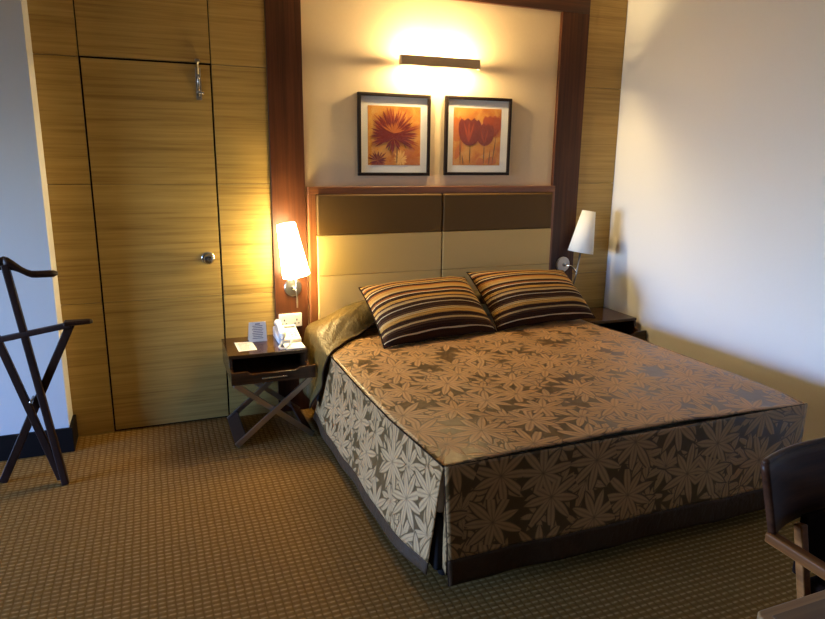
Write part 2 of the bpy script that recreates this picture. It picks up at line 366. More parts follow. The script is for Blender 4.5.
# oak wall panels (each a piece of the back wall)
DL, DR, DH = 0.356, 1.000, 2.050
WLO, WLI, WRI, WRO = 1.300, 1.499, 3.216, 3.425
SE = [0.0, 0.768, 1.410, DH, ZC]
g = 0.0016
for x0, x1, gl, gr in ((PIERX, DL, 0, 0.004), (DR, WLO+0.002, 0.004, 0), (WRO-0.002, XR, 0, 0)):
    for z0, z1 in zip(SE, SE[1:]):
        box('wood_panel', x0+gl, x1-gr, 0.0, 0.020, z0+(g if z0 else 0), z1-g, M_oak, wb, b=0.0008, seg=1)
box('wood_panel', DL+0.002, DR-0.002, 0.0, 0.020, DH+0.006, ZC, M_oak, wb, b=0.0008, seg=1)
cream = box('cream_panel', WLI-0.003, WRI+0.003, 0.004, 0.020, 0.0, 2.51, M_cream, wb)
# door of the same veneer
door = struct(box('door_1', DL+0.004, DR-0.004, 0.012, 0.0215, 0.012, DH-0.004, M_gap))
for z0, z1 in ((0.012, 0.768), (0.768, 1.410), (1.410, DH-0.004)):
    box('door_panel', DL+0.006, DR-0.006, 0.0, 0.012, z0+g/2, z1-g/2, M_oak, door, b=0.0008, seg=1)
kn = lathe('door_knob', [(0, 0.0), (0, 0.036), (0.005, 0.036), (0.008, 0.033), (0.010, 0.015), (0.026, 0.013), (0.032, 0.020), (0.042, 0.0285), (0.054, 0.0295), (0.064, 0.024), (0.068, 0.012), (0.068, 0.0)], (0.928, 0.0, 0.992), (0, -1, 0), M_chrome, door, caps=False)
lathe('key_cylinder', [(0, 0.0), (0, 0.009), (0.002, 0.009), (0.002, 0.0)], (0.928, -0.0675, 0.992), (0, -1, 0), M_steel, kn, n=16, caps=False)
bt = box('door_bolt', 0.917, 0.945, -0.004, 0.0, 1.862, 2.03, M_steel, door, b=0.001)
tube('bolt_rod', [(0.931, -0.009, 1.875), (0.931, -0.009, 2.066)], 0.0075, M_chrome, bt)
tube('bolt_knob', [(0.931, -0.009, 1.898), (0.955, -0.016, 1.898)], [0.004, 0.007], M_chrome, bt)
for z in (1.875, 1.905, 1.99): box('bolt_strap', 0.919, 0.943, -0.020, -0.003, z-0.006, z+0.006, M_steel, bt, b=0.003)
box('bolt_keeper', 0.918, 0.944, -0.018, 0.0, 2.058, 2.072, M_steel, bt, b=0.002)
# walnut surround
YW = -0.022
struct(box('trim_1', WLO, WLI, YW, 0.0195, 0, 2.505, M_walnut, b=0.002))
struct(box('trim_2', WRI, WRO, YW, 0.0195, 0, 2.505, M_walnut, b=0.002))
struct(box('trim_3', WLO, WRO, YW, 0.0195, 2.505, ZC, M_walnut_h, b=0.002))

# ------------------------------------------------------------------ bed base and headboard
bed = thing('bed', (2.39, -1.05, 0), 'black bed base with mattress, mostly hidden under the leaf-patterned bedspread', 'bed')
box('bed_base', 1.515, 3.245, -1.97, -0.105, 0.08, 0.30, M_darkfab, bed, b=0.015)
box('mattress', 1.515, 3.245, -1.97, -0.115, 0.30, 0.510, M_mattress, bed, b=0.04, seg=4)
for x in (1.60, 3.16):
    for y in (-1.87, -0.2): lathe('leg', [(0, 0.025), (0.08, 0.032)], (x, y, 0), (0, 0, 1), M_base, bed, n=16)

HX0, HX1, HZ = 1.508, 3.2155, 1.394
hb = thing('headboard', (2.36, -0.03, 0.0), 'wood-framed headboard with two dark brown over beige padded halves', 'headboard')
box('frame_top', HX0, HX1, -0.055, 0.003, HZ-0.043, HZ, M_rail_h, hb, b=0.003)
box('frame_side', HX0, HX0+0.046, -0.055, 0.003, 0.0, HZ-0.043, M_rail, hb, b=0.003)
box('frame_side', HX1-0.022, HX1, -0.055, 0.003, 0.0, HZ-0.043, M_rail, hb, b=0.003)
box('backing_board', HX0+0.046, HX1-0.022, -0.030, 0.003, 0.08, HZ-0.043, M_gap, hb)
XM = 2.372
for x0, x1 in ((HX0+0.048, XM-0.004), (XM+0.004, HX1-0.024)):
    box('dark_pad', x0, x1, -0.072, -0.030, 1.108, HZ-0.045, M_padd, hb, b=0.012, seg=4)['label'] = 'dark brown upper pad'
    box('light_pad', x0, x1, -0.072, -0.030, 0.862, 1.1075, M_padl, hb, b=0.005, seg=3)['label'] = 'beige pad'
    box('light_pad', x0, x1, -0.072, -0.030, 0.30, 0.8612, M_padl, hb, b=0.005, seg=3)['label'] = 'beige pad'

# ------------------------------------------------------------------ bedspread
def xl(y): return interp([(-2.03, 1.515), (-1.58, 1.482), (-1.2, 1.474), (-0.7, 1.478), (-0.2, 1.480)], y)
def xr(y): return interp([(-2.03, 3.262), (-1.90, 3.286), (-1.6, 3.30), (-0.8, 3.292), (-0.58, 3.256), (-0.2, 3.25)], y)
def topz(x, y):
    a = (x-xl(y))/(xr(y)-xl(y)); e = min(a, 1-a)
    z = 0.534 + 0.024*(1-math.exp(-e*9)) - 0.006*ss(-1.8, -2.03, y)
    z += 0.0035*math.sin(5.1*x+2.2*y)*math.sin(3.7*y-1.3*x) + 0.0015*math.sin(17*x+6*y+1.3)
    return z
bs = thing('bedspread', (2.39, -1.1, 0.0), 'brown satin bedspread with golden leaf pattern covering the bed', 'bedspread')
YFT, YHD = -2.03, -0.16
def top(a, c):
    y = lerp(YFT, YHD, c); x = lerp(xl(y), xr(y), a); return (x, y, topz(x, y))
grid('top_panel', top, 90, 90, M_leaf, bs, lambda a, c: (lerp(1.48, 3.29, a), lerp(YFT, YHD, c)), thick=0.006)
HEM = 0.055
def side_pt(y, s):
    """left drop: s=0 at the mattress edge, s=1 at the hem"""
    z = 0.534-0.456*s
    flare = 0.052*s**1.3 + 0.007*s*math.sin(y*7.0+0.6) + 0.004*s*math.sin(y*17)
    return (xl(y)+0.004-flare, y, z-0.003)
def side(a, c, s0=0.0, s1=0.89):
    s = lerp(s0, s1, c); ye = -2.025+0.070*math.sqrt(s); ys = interp([(0, -0.40), (0.5, -0.46), (1, -0.36)], s)
    y = lerp(ye, ys, a); p = side_pt(y, s)
    curl = ss(-1.80, -1.96, y)*s
    return (p[0]+0.016*curl, p[1], p[2]-0.006*curl)
grid('side_drop', side, 100, 30, M_leaf, bs, lambda a, c: (1.48-0.456*0.89*c, lerp(-2.0, -0.4, a)), thick=0.005)
grid('hem_band', lambda a, c: side(a, c, 0.888, 1.0), 100, 6, M_hem, bs, thick=0.006)['label'] = 'plain brown satin hem'
def foot_pt(x, s):
    z = 0.534-0.462*s; fl = 0.012*s+0.006*s*math.sin(x*9+1)+0.003*s*math.sin(x*23)
    return (x, YFT-0.002-fl, z)
def foot(a, c, s0=0.0, s1=0.78):
    s = lerp(s0, s1, c); x = lerp(1.515+0.022*s, 3.262-0.004*s, a); return foot_pt(x, s)
grid('foot_drop', foot, 100, 28, M_leaf, bs, lambda a, c: (lerp(1.5, 3.26, a), -2.03-0.462*0.78*c+7.31), thick=0.005)
grid('hem_band', lambda a, c: foot(a, c, 0.778, 1.0), 100, 6, M_hem, bs, thick=0.006)['label'] = 'plain brown satin hem'
def rside(a, c):
    s = c; y = lerp(YFT+0.01, -0.17, a); z = 0.534-0.456*s; lim = 0.0 if y > -0.55 else 1.0
    return (xr(y)+0.001+0.02*s*ss(-0.5, -0.8, y), y, z)
grid('side_drop', lambda a, c: rside(a, c*0.89), 70, 20, M_leaf, bs, lambda a, c: (3.30+0.456*0.89*c, lerp(-2.0, -0.17, a)+3.1), thick=-0.004)
grid('hem_band', lambda a, c: rside(a, 0.888+c*0.112), 70, 4, M_hem, bs, thick=-0.005)['label'] = 'plain brown satin hem'
# inverted pleat behind the open corner
def pleat(a, c):
    z = 0.528-0.43*c; return (1.536+0.012*math.sin(a*3), lerp(-2.018, -1.86, a), z) if a > 0 else (1.536, -2.018, z)
grid('corner_pleat', pleat, 10, 16, M_leaf, bs, lambda a, c: (5.5+a*0.3, -c*0.43+2.2), thick=0.004)
# piping along the seams
tube('piping', [foot_pt(lerp(1.515, 3.262, i/50), 0)[:1]+(YFT-0.003, 0.5345) for i in range(51)], 0.0022, M_pipe, bs, 8)
tube('piping', [(xl(y)-0.002, y, 0.5325) for y in [lerp(-2.03, -0.5, i/40) for i in range(41)]], 0.0034, M_pipe, bs, 8)
tube('piping', [foot(0, i/14, 0, 1.0) for i in range(15)], 0.003, M_pipe, bs, 8)
# plain golden head panel pulled over the sleeping pillows
def edge_y(x): return interp([(1.45, -0.66), (1.52, -0.58), (1.65, -0.45), (1.92, -0.30), (2.2, -0.30), (3.3, -0.30)], x)
def bulge(x, y):
    up = 0.045+0.125*ss(1.44, 1.88, x)*(1-0.45*ss(2.95, 3.28, x))*(1-0.22*math.exp(-((x-2.37)/0.06)**2))
    yf = 0.14*ss(2.0, 1.5, x)
    return 0.551+up*(1-ss(-0.22-yf*0.5, -0.44-yf*0.3, y)) - 0.03*ss(-0.14, -0.08, y) + 0.006*math.sin(22*x+30*y)*ss(1.5, 1.7, x)*0.6
def headp(a, c):
    # a: across (0 = left hem, 1 = right), c: from head (0) to front edge (1)
    sarc = lerp(-0.34, 1.80, a)                       # arc length from the left bed edge
    if sarc >= 0:
        x = 1.466+sarc; y = lerp(-0.076, edge_y(x), c); z = max(bulge(x, y), topz(max(x, xl(y)), y)+0.011)
        z -= 0.020*math.exp(-sarc/0.03)*ss(0.0, 0.3, 1)
        fold = 0.007*math.sin((x*0.9-y*0.7)*46+3*math.sin(9*x))*ss(0.12, 0.45, c)*ss(0.0, 0.1, sarc); z += abs(fold)
        return (x, y, z)
    d = -sarc; y0 = -0.076; y1 = -0.645+0.42*d
    y = lerp(lerp(y0, -0.20, d/0.34), y1, c)
    z0 = max(bulge(1.466, y), 0.545)-0.020
    xo = 1.466-0.022*math.sin(min(1, d/0.12)*1.57)-0.045*ss(0.17, 0.34, d)-0.010*math.sin(y*38+d*5)*ss(0.05, 0.34, d)
    return (xo, y, z0-d+0.004*(c))
grid('head_panel', headp, 150, 40, M_gold, bs, thick=-0.005)['label'] = 'plain golden satin head section'
tube('head_panel_binding', [Vector(headp(i/120*0.62, 1.0))+Vector((0, -0.002, 0.001)) for i in range(121)], 0.0055, M_pipe, bs, 8)

# ------------------------------------------------------------------ cushions
def cushion(name, fl, fr, bl, br, T, label, seed):
    fl, fr, bl, br = map(Vector, (fl, fr, bl, br)); c0 = (fl+fr+bl+br)/4
    o = thing(name, tuple(c0), label, 'cushion', 'striped cushions on the bed')
    nrm = ((fr-fl).cross(bl-fl)).normalized(); rnd = random.Random(seed); N = 44; K = 34
    ph = [rnd.uniform(0, 6) for _ in range(4)]
    def P(a, c, sg):
        u, w = 2*a-1, 2*c-1
        e = max(0, (1-abs(u)**2.6))**0.55*max(0, (1-abs(w)**2.4))**0.55
        uu = u*(1-0.045*(1-u*u*0)*(1-abs(w)**2)*0.9); ww = w*(1-0.07*(1-abs(u)**2)) 
        p = (fl*(1-uu)*(1-ww)+fr*(1+uu)*(1-ww)+bl*(1-uu)*(1+ww)+br*(1+uu)*(1+ww))/4
        h = sg*T*e*(1.0 if sg > 0 else 0.55)
        h += 0.006*e*math.sin(4*u+ph[0])*math.sin(3*w+ph[1])
        h += 0.006*(1-e)*math.sin(9*u+ph[2])*(abs(w) > 0.9)
        return p+nrm*h
    v, uv, f = [], [], []
    for sg in (1, -1):
        b = len(v)
        for j in range(K+1):
            for i in range(N+1): v.append(P(i/N, j/K, sg)); uv.append((i/N, j/K))
        for j in range(K):
            for i in range(N):
                k = b+j*(N+1)+i; q = (k, k+1, k+N+2, k+N+1); f.append(q if sg > 0 else q[::-1])
    b = mk('cover', v, f, M_stripe, o, smooth=True, uvs=uv)
    bm = bmesh.new(); bm.from_mesh(b.data); bmesh.ops.remove_doubles(bm, verts=bm.verts, dist=0.0006); bm.to_mesh(b.data); bm.free()
    rim = [P(i/N, 0, 1) for i in range(N)]+[P(1, j/K, 1) for j in range(K)]+[P(1-i/N, 1, 1) for i in range(N)]+[P(0, 1-j/K, 1) for j in range(K)]
    tube('edge_seam', rim, 0.004, M_pipe, o, 6, closed=True)
    return o
cushion('striped_cushion', (1.758, -0.705, 0.567), (2.505, -0.594, 0.570), (1.755, -0.255, 0.815), (2.452, -0.25, 0.842), 0.118, 'brown and gold striped cushion in front, nearer the lit lamp', 3)
cushion('striped_cushion', (2.522, -0.580, 0.570), (3.282, -0.503, 0.568), (2.475, -0.235, 0.868), (3.19, -0.245, 0.842), 0.118, 'brown and gold striped cushion farther from the lit lamp, near the white wall', 8)

# ------------------------------------------------------------------ nightstands
NX0, NX1 = 0.974, 1.430
def nightstand():
    r = thing('nightstand', ((NX0+NX1)/2, -0.24, 0), 'dark wood nightstand with crossed steel legs holding the telephone', 'nightstand', 'matching nightstands beside the bed')
    box('table_top', NX0, NX1-0.022, -0.405, -0.028, 0.492, 0.512, M_night, r, b=0.002)
    prof = [(-0.03, 0.492), (-0.400, 0.492), (-0.402, 0.468), (-0.408, 0.452), (-0.424, 0.442), (-0.472, 0.437), (-0.472, 0.372), (-0.03, 0.372)]
    for x in (NX0+0.002, NX1-0.040): prism('side_panel', prof, x, x+0.016, M_night, r, 0.002, 'yz')
    box('back_panel', NX0+0.018, NX1-0.040, -0.044, -0.030, 0.372, 0.492, M_night, r)
    box('drawer_bottom', NX0+0.018, NX1-0.040, -0.455, -0.044, 0.374, 0.384, M_nightin, r)
    a, b = NX0+0.0, NX1-0.0
    fr = prism('drawer_front', [(a, 0.370), (b, 0.370), (b, 0.440), (b-0.085, 0.440), (b-0.105, 0.424), (a+0.105, 0.424), (a+0.085, 0.440), (a, 0.440)], -0.490, -0.472, M_night, r, 0.002)
    box('drawer_handle', 1.135, 1.27, -0.500, -0.488, 0.394, 0.402, M_chrome, fr, b=0.002)
    for y in (-0.462, -0.062):
        bar('leg', (NX0+0.012, y, 0.014), (NX1-0.02, y, 0.362), 0.030, 0.014, M_steel, r, 0.0015)
        bar('leg', (NX0+0.02, y-0.015*0+0.016, 0.362), (NX1-0.012, y+0.016, 0.014), 0.030, 0.014, M_steel, r, 0.0015)
    t = Vector((NX1-NX0-0.032, 0, 0.348)).normalized()
    for p, s in ((Vector((NX0+0.012, -0.262, 0.014)), 1), (Vector((NX1-0.012, -0.246, 0.014)), -1)):
        d = Vector((t.x*s, 0, t.z)); q0 = p-Vector((0, 0.193, 0)); q1 = p+Vector((0, 0.193, 0))
        off = d*0.034
        bar('foot_board', q0+off, q1+off, 0.010, 0.075, M_wenge, r, 0.001, side=tuple(d))
    return r
ns = nightstand()
def copy_tree(o, parent=None):
    c = o.copy(); COL.objects.link(c); c.parent = parent
    for ch in list(o.children): copy_tree(ch, c)
    return c
ns2 = copy_tree(ns); ns2.location.x = 3.728-(NX1-NX0)/2
ns2['label'] = 'dark wood nightstand in the corner by the white wall, mostly hidden by the bed'

# ------------------------------------------------------------------ things on the lit nightstand
ZT = 0.512
tc_ = thing('tent_card', (1.168, -0.165, ZT), 'white printed card standing upright on the nightstand', 'card')
prism('card_front', [(1.117, ZT), (1.221, ZT), (1.216, ZT+0.118), (1.120, ZT+0.118)], -0.160, -0.1585, M_paper, tc_)
mk('card_back', [(1.117, -0.110, ZT), (1.221, -0.110, ZT), (1.216, -0.157, ZT+0.118), (1.120, -0.157, ZT+0.118), (1.117, -0.1115, ZT), (1.221, -0.1115, ZT), (1.216, -0.1585, ZT+0.117), (1.120, -0.1585, ZT+0.117)], BOXF, M_paper, tc_)
rows = []
for i in range(8):
    zz = ZT+0.092-i*0.0105; w = 0.036*random.uniform(0.7, 1.0); rows.append((1.1685-w, 1.1685+w, -0.1606, -0.1600, zz, zz+0.0042))
rows.append((1.155, 1.182, -0.1606, -0.1600, ZT+0.102, ZT+0.109))
boxes('printed_text', rows, M_ink, tc_)
fc = thing('notice_card', (1.085, -0.24, ZT), 'white printed card lying flat on the nightstand', 'card')
mk('card', [(1.037, -0.335, ZT), (1.137, -0.328, ZT), (1.134, -0.150, ZT), (1.034, -0.142, ZT), (1.037, -0.335, ZT+0.0015), (1.137, -0.328, ZT+0.0015), (1.134, -0.150, ZT+0.0015), (1.034, -0.142, ZT+0.0015)], BOXF, M_paper, fc)
boxes('printed_text', [(1.05, 1.05+random.uniform(0.05, 0.072), -0.31+i*0.018, -0.304+i*0.018, ZT+0.0015, ZT+0.0019) for i in range(8)], M_ink, fc)
npd = tag(box('notepad', 1.290, 1.400, -0.385, -0.272, ZT, ZT+0.006, M_paper, None, b=0.001), 'small blank notepad in front of the telephone', 'notepad')
ph = thing('telephone', (1.345, -0.18, ZT), 'white desk telephone with coiled cord on the nightstand', 'telephone')
def wedge(name, x0, x1, y0, y1, z0, za, zb, mat, par, b):
    v = [(x0, y0, z0), (x1, y0, z0), (x1, y1, z0), (x0, y1, z0), (x0, y0, za), (x1, y0, za), (x1, y1, zb), (x0, y1, zb)]
    return bev(mk(name, v, BOXF, mat, par), b, 3)
wedge('phone_base', 1.270, 1.404, -0.262, -0.072, ZT, ZT+0.026, ZT+0.066, M_plastic, ph, 0.008)
def pz(y): return ZT+0.026+(y+0.262)/0.19*0.040
hv = [(1.297, y, pz(y)+h) for y, h in ((-0.262, 0.012), (-0.250, 0.022), (-0.215, 0.028), (-0.165, 0.034), (-0.115, 0.028), (-0.085, 0.022), (-0.072, 0.012))]
tube('handset', hv, [0.012, 0.021, 0.019, 0.015, 0.019, 0.021, 0.012], M_plastic, ph, 14)
for i in range(3):
    for j in range(4):
        x, y = 1.340+i*0.020, -0.225+j*0.022
        wedge('key', x-0.007, x+0.007, y-0.006, y+0.006, pz(y)-0.003, pz(y-0.006)+0.003, pz(y+0.006)+0.003, M_mat, ph, 0.001)
box('display', 1.332, 1.394, -0.118, -0.095, pz(-0.118)+0.001, pz(-0.095)+0.002, M_ink, ph)
path = [Vector(p) for p in ((1.292, -0.262, 0.540), (1.278, -0.290, 0.522), (1.258, -0.335, 0.520), (1.262, -0.372, 0.520), (1.290, -0.378, 0.521), (1.318, -0.345, 0.530), (1.335, -0.300, 0.532), (1.345, -0.262, 0.530))]
sm = []
for i in range(len(path)-1):
    for k in range(24): sm.append(path[i].lerp(path[i+1], k/24))
coil = []
for i, p in enumerate(sm):
    t = (sm[min(i+1, len(sm)-1)]-sm[max(i-1, 0)]).normalized(); e = t.orthogonal().normalized(); gg = t.cross(e); w = i*1.15
    coil.append(p+(e*math.cos(w)+gg*math.sin(w))*0.0045)
tube('coiled_cord', coil, 0.0022, M_plastic, ph, 6)
so = thing('wall_socket', (1.387, YW, 0.55), 'white double wall socket plate above the telephone', 'socket')
box('plate', 1.317, 1.457, YW-0.010, YW, 0.551, 0.634, M_plastic, so, b=0.003)
for cx in (1.349, 1.425):
    box('switch', cx-0.010, cx+0.010, YW-0.013, YW-0.009, 0.608, 0.624, M_mat, so, b=0.001)
    for dx, dz, w, h in ((0, 0.594, 0.0035, 0.006), (-0.011, 0.572, 0.005, 0.003), (0.011, 0.572, 0.005, 0.003)):
        box('pin_hole', cx+dx-w, cx+dx+w, YW-0.0105, YW-0.009, dz-h, dz+h, M_black, so)

# ------------------------------------------------------------------ wall lamps
def sconce(px, pzv, arm, sb, st, rb, rt, stem0, mat, label, plate_mat):
    r = thing('wall_lamp', (px, YW, pzv), label, 'lamp', 'bedside wall lamps')
    pt = lathe('wall_plate', [(0, 0), (0, 0.054), (0.008, 0.054), (0.013, 0.049), (0.016, 0.0)], (px, YW, pzv), (0, -1, 0), plate_mat, r, caps=False)
    tube('swivel_arm', [(px, YW-0.012, pzv), (px, YW-0.055, pzv), (lerp(px, arm[0], 0.5), YW-0.075, pzv-0.002), arm], 0.006, M_chrome, r)
    lathe('swivel_knob', [(0, 0), (0, 0.013), (0.022, 0.013), (0.026, 0.0)], (px, YW-0.012, pzv), (0, -1, 0), M_chrome, r, n=16, caps=False)
    sb, st = Vector(sb), Vector(st); ax = (st-sb); H = ax.length
    tube('stem', [stem0, arm, sb+ax*0.12], [0.0045, 0.0055, 0.006], M_steel, r)
    sh = lathe('lamp_shade', [(0, rb), (H*0.5, (rb+rt)/2), (H, rt)], sb, ax, mat, r, n=40, caps=False, thick=0.002)
    lathe('lamp_holder', [(0, 0.014), (0.07, 0.016)], sb+ax*0.10, ax, M_plastic, r, n=16)
    for k in range(3):
        w = 2.1*k; e = ax.orthogonal().normalized(); q = ax.normalized().cross(e)
        tube('shade_spoke', [sb+ax*0.16, sb+ax*0.16+(e*math.cos(w)+q*math.sin(w))*(lerp(rb, rt, 0.16)-0.001)], 0.0015, M_steel, r, 6)
    return r
lampL = sconce(1.409, 0.795, (1.411, -0.125, 0.79), (1.410, -0.128, 0.885), (1.358, -0.128, 1.188), 0.080, 0.053, (1.4115, -0.128, 0.69), shade_mat('lit_lamp_shade', 54.0), 'lit bedside wall lamp with glowing tapered shade above the telephone', M_steel)
bl = bpy.data.lights.new('bulb', 'POINT'); bl.energy = 24.0; bl.color = (1.0, 0.74, 0.30); bl.shadow_soft_size = 0.025
bo = bpy.data.objects.new('bulb', bl); COL.objects.link(bo); bo.parent = lampL; bo.location = Vector((1.383, -0.128, 1.045))-Vector(lampL.location)
lampR = sconce(3.335, 0.845, (3.385, -0.125, 0.80), (3.402, -0.130, 0.942), (3.448, -0.130, 1.226), 0.088, 0.046, (3.364, -0.128, 0.712), shade_mat('unlit_lamp_shade', 0), 'unlit bedside wall lamp with white tapered shade beside the white wall', M_plastic)

# ------------------------------------------------------------------ picture light
pi = thing('picture_light', (2.34, 0.004, 2.10), 'long bronze picture light shining up and down above the two prints', 'lamp')
AX0, AX1, AZ0, AZ1 = 2.072, 2.590, 2.104, 2.160
box('face_plate', AX0, AX1, -0.100, -0.094, AZ0, AZ1, M_bronze, pi, b=0.001)
for x in (AX0, AX1-0.005): box('end_cap', x, x+0.005, -0.094, -0.060, AZ0, AZ1, M_bronze, pi)
box('back_rail', AX0+0.03, AX1-0.03, -0.012, 0.004, AZ0+0.018, AZ1-0.018, M_bronze, pi)
s = NT('lit_tube'); s.set((0.9, 0.88, 0.8), 0.6); s.b.inputs['Emission Color'].default_value = (1, 0.78, 0.45, 1); s.b.inputs['Emission Strength'].default_value = 60.0
for x in (2.20, 2.46):
    bb = tube('bulb', [(x-0.09, -0.052, 2.128), (x+0.09, -0.052, 2.128)], 0.011, s.m, pi, 12)
    L = bpy.data.lights.new('bulb_light', 'POINT'); L.energy = 32.0; L.color = (1.0, 0.75, 0.36); L.shadow_soft_size = 0.012
    lo = bpy.data.objects.new('bulb_light', L); COL.objects.link(lo); lo.parent = pi; lo.location = Vector((x, -0.072, 2.130))-Vector(pi.location)

# ------------------------------------------------------------------ framed prints
def picture(x0, x1, z0, z1, pr, label, draw):
    r = thing('framed_print', ((x0+x1)/2, 0.004, z0), label, 'picture', 'framed flower prints')
    w = 0.019; y0, y1 = -0.020, 0.004
    prism('frame', [(x0, z0), (x1, z0), (x1, z0+w), (x0, z0+w)], y0, y1, M_pframe, r, 0.002)
    prism('frame', [(x0, z1-w), (x1, z1-w), (x1, z1), (x0, z1)], y0, y1, M_pframe, r, 0.002)
    prism('frame', [(x0, z0+w), (x0+w, z0+w), (x0+w, z1-w), (x0, z1-w)], y0, y1, M_pframe, r, 0.002)
    prism('frame', [(x1-w, z0+w), (x1, z0+w), (x1, z1-w), (x1-w, z1-w)], y0, y1, M_pframe, r, 0.002)
    box('mount', x0+w, x1-w, -0.008, 0.003, z0+w, z1-w, M_mat, r)
    px0, px1, pz0, pz1 = lerp(x0, x1, pr[0]), lerp(x0, x1, pr[1]), lerp(z0, z1, pr[2]), lerp(z0, z1, pr[3])
    p = box('print', px0, px1, -0.0086, -0.008, pz0, pz1, PB[0], r)
    draw(p, px0, px1-px0, pz0, pz1-pz0)
    box('glass', x0+w, x1-w, -0.0135, -0.0125, z0+w, z1-w, M_glass, r)
    return r
PB = [print_mat('print_ground', (0.40, 0.105, 0.012), (0.52, 0.205, 0.028), (0.56, 0.30, 0.07))]
I_red = paint('print_dark_red', (0.10, 0.006, 0.003), (0.22, 0.018, 0.006))
I_red2 = paint('print_red', (0.24, 0.032, 0.008), (0.38, 0.075, 0.016))
I_or = paint('print_orange', (0.40, 0.085, 0.012), (0.50, 0.16, 0.025))
I_stem = paint('print_stem', (0.09, 0.05, 0.015), (0.18, 0.09, 0.03))
I_pale = paint('print_pale', (0.66, 0.32, 0.07), (0.80, 0.46, 0.14))
def leafshape(bx, bz, ang, ln, w, n=9, pw=0.8):
    P = []
    for sgn in (1, -1):
        R = range(n+1) if sgn > 0 else range(n-1, 0, -1)
        for i in R:
            t = i/n; h = w*math.sin(math.pi*t**pw); P.append((t*ln, sgn*h))
    c, s_ = math.cos(ang), math.sin(ang)
    return [(bx+a*c-b*s_, bz+a*s_+b*c) for a, b in P]
def shapes(name, polys, mat, par, y, clip):
    x0, x1, z0, z1 = clip; v, f = [], []
    for k, P in enumerate(polys):
        n = len(v); yy = y-0.000012*k
        v += [(min(max(a, x0), x1), yy, min(max(b, z0), z1)) for a, b in P]; f.append(tuple(range(n, n+len(P))))
    return mk(name, v, f, mat, par)
def mum(p, x0, w, z0, h):
    R = random.Random(4); cl = (x0+0.001, x0+w-0.001, z0+0.001, z0+h-0.001)
    U = lambda a, b: (x0+a*w, z0+b*h)
    def flower(cx, cz, rad, n, wd, lo=-0.6, hi=3.75):
        out = []
        for i in range(n):
            a = lerp(lo, hi, (i+R.uniform(-.3, .3))/n); l = rad*R.uniform(0.75, 1.08); c = U(cx, cz); out.append(leafshape(c[0], c[1], a, l*w, wd*w*R.uniform(0.8, 1.2), pw=1.25))
        return out
    shapes('flower_print', flower(0.82, 0.12, 0.26, 22, 0.018, -0.3, 6), I_or, p, -0.0087, cl)
    shapes('flower_print', flower(0.62, 0.10, 0.16, 14, 0.018, -0.3, 6), I_pale, p, -0.0092, cl)
    st = [leafshape(*U(0.545, 0.0), 1.56, 0.42*h, 0.010*w), leafshape(*U(0.37, 0.24), 1.15, 0.16*h, 0.010*w), leafshape(*U(0.72, 0.28), 1.9, 0.13*h, 0.010*w)]
    for q in st: shapes('stem_print', [q], I_stem, p, -0.0095, cl)
    shapes('flower_print', flower(0.18, 0.08, 0.20, 17, 0.013, -0.4, 6), I_red, p, -0.0096, cl)
    shapes('flower_print', flower(0.49, 0.52, 0.49, 26, 0.019), I_red2, p, -0.0099, cl)
    shapes('flower_print', flower(0.46, 0.50, 0.44, 27, 0.019, -0.55, 3.8), I_red, p, -0.0104, cl)
    shapes('flower_print', flower(0.48, 0.47, 0.26, 17, 0.024, -3.0, 3.2), I_red, p, -0.0110, cl)
    shapes('flower_print', flower(0.48, 0.54, 0.24, 11, 0.012, 0.3, 2.8), I_or, p, -0.0114, cl)
def tulip(p, x0, w, z0, h):
    cl = (x0+0.001, x0+w-0.001, z0+0.001, z0+h-0.001); U = lambda a, b: (x0+a*w, z0+b*h)
    def cup(cx, cz, rw, rh):
        pts = []
        for i in range(25):
            a = math.pi+math.pi*i/24; pts.append(U(cx+rw*math.cos(a), cz+rh*0.62*math.sin(a)))
        for u, t in ((0.98, 0.25), (0.78, 0.42), (0.6, 0.36), (0.35, 0.48), (0.1, 0.36), (-0.2, 0.47), (-0.5, 0.36), (-0.78, 0.45), (-1.0, 0.22)): pts.append(U(cx+rw*u, cz+rh*t))
        return pts
    shapes('flower_print', [cup(0.90, 0.72, 0.20, 0.36)], I_or, p, -0.0087, cl)
    shapes('flower_print', [cup(0.08, 0.66, 0.16, 0.40)], I_or, p, -0.0087, cl)
    shapes('flower_print', [leafshape(*U(0.80, 0.0), 1.5, 0.16*h, 0.12*w)], I_or, p, -0.0089, cl)
    shapes('flower_print', [leafshape(*U(0.60, 0.0), 1.9, 0.14*h, 0.10*w)], I_or, p, -0.0089, cl)
    shapes('flower_print', [leafshape(*U(0.05, 0.10), 1.2, 0.35*h, 0.06*w)], I_or, p, -0.0089, cl)
    st = [leafshape(*U(a, 0.0), b, l*h, 0.011*w) for a, b, l in ((0.155, 1.60, 0.55), (0.22, 1.72, 0.2), (0.35, 1.56, 0.42), (0.645, 1.55, 0.42), (0.83, 1.44, 0.55), (0.76, 1.5, 0.30))]
    for q in st: shapes('stem_print', [q], I_stem, p, -0.0092, cl)
    shapes('flower_print', [cup(0.80, 0.72, 0.19, 0.34)], I_red2, p, -0.0095, cl)
    shapes('flower_print', [cup(0.66, 0.57, 0.19, 0.36)], paint('print_tulip_b', (0.13, 0.014, 0.007), (0.27, 0.050, 0.018)), p, -0.0098, cl)
    shapes('flower_print', [cup(0.34, 0.62, 0.235, 0.44)], paint('print_tulip_a', (0.11, 0.011, 0.006), (0.23, 0.038, 0.015)), p, -0.0101, cl)
    for k in (-1, 0, 1): shapes('petal_print', [leafshape(*U(0.32, 0.40), 1.57+0.28*k, 0.38*h, 0.020*w)], I_red2, p, -0.0104-0.0001*k, cl)
    for k in (-1, 1): shapes('petal_print', [leafshape(*U(0.65, 0.38), 1.6+0.3*k, 0.28*h, 0.016*w)], I_red2, p, -0.0104-0.0001*k, cl)
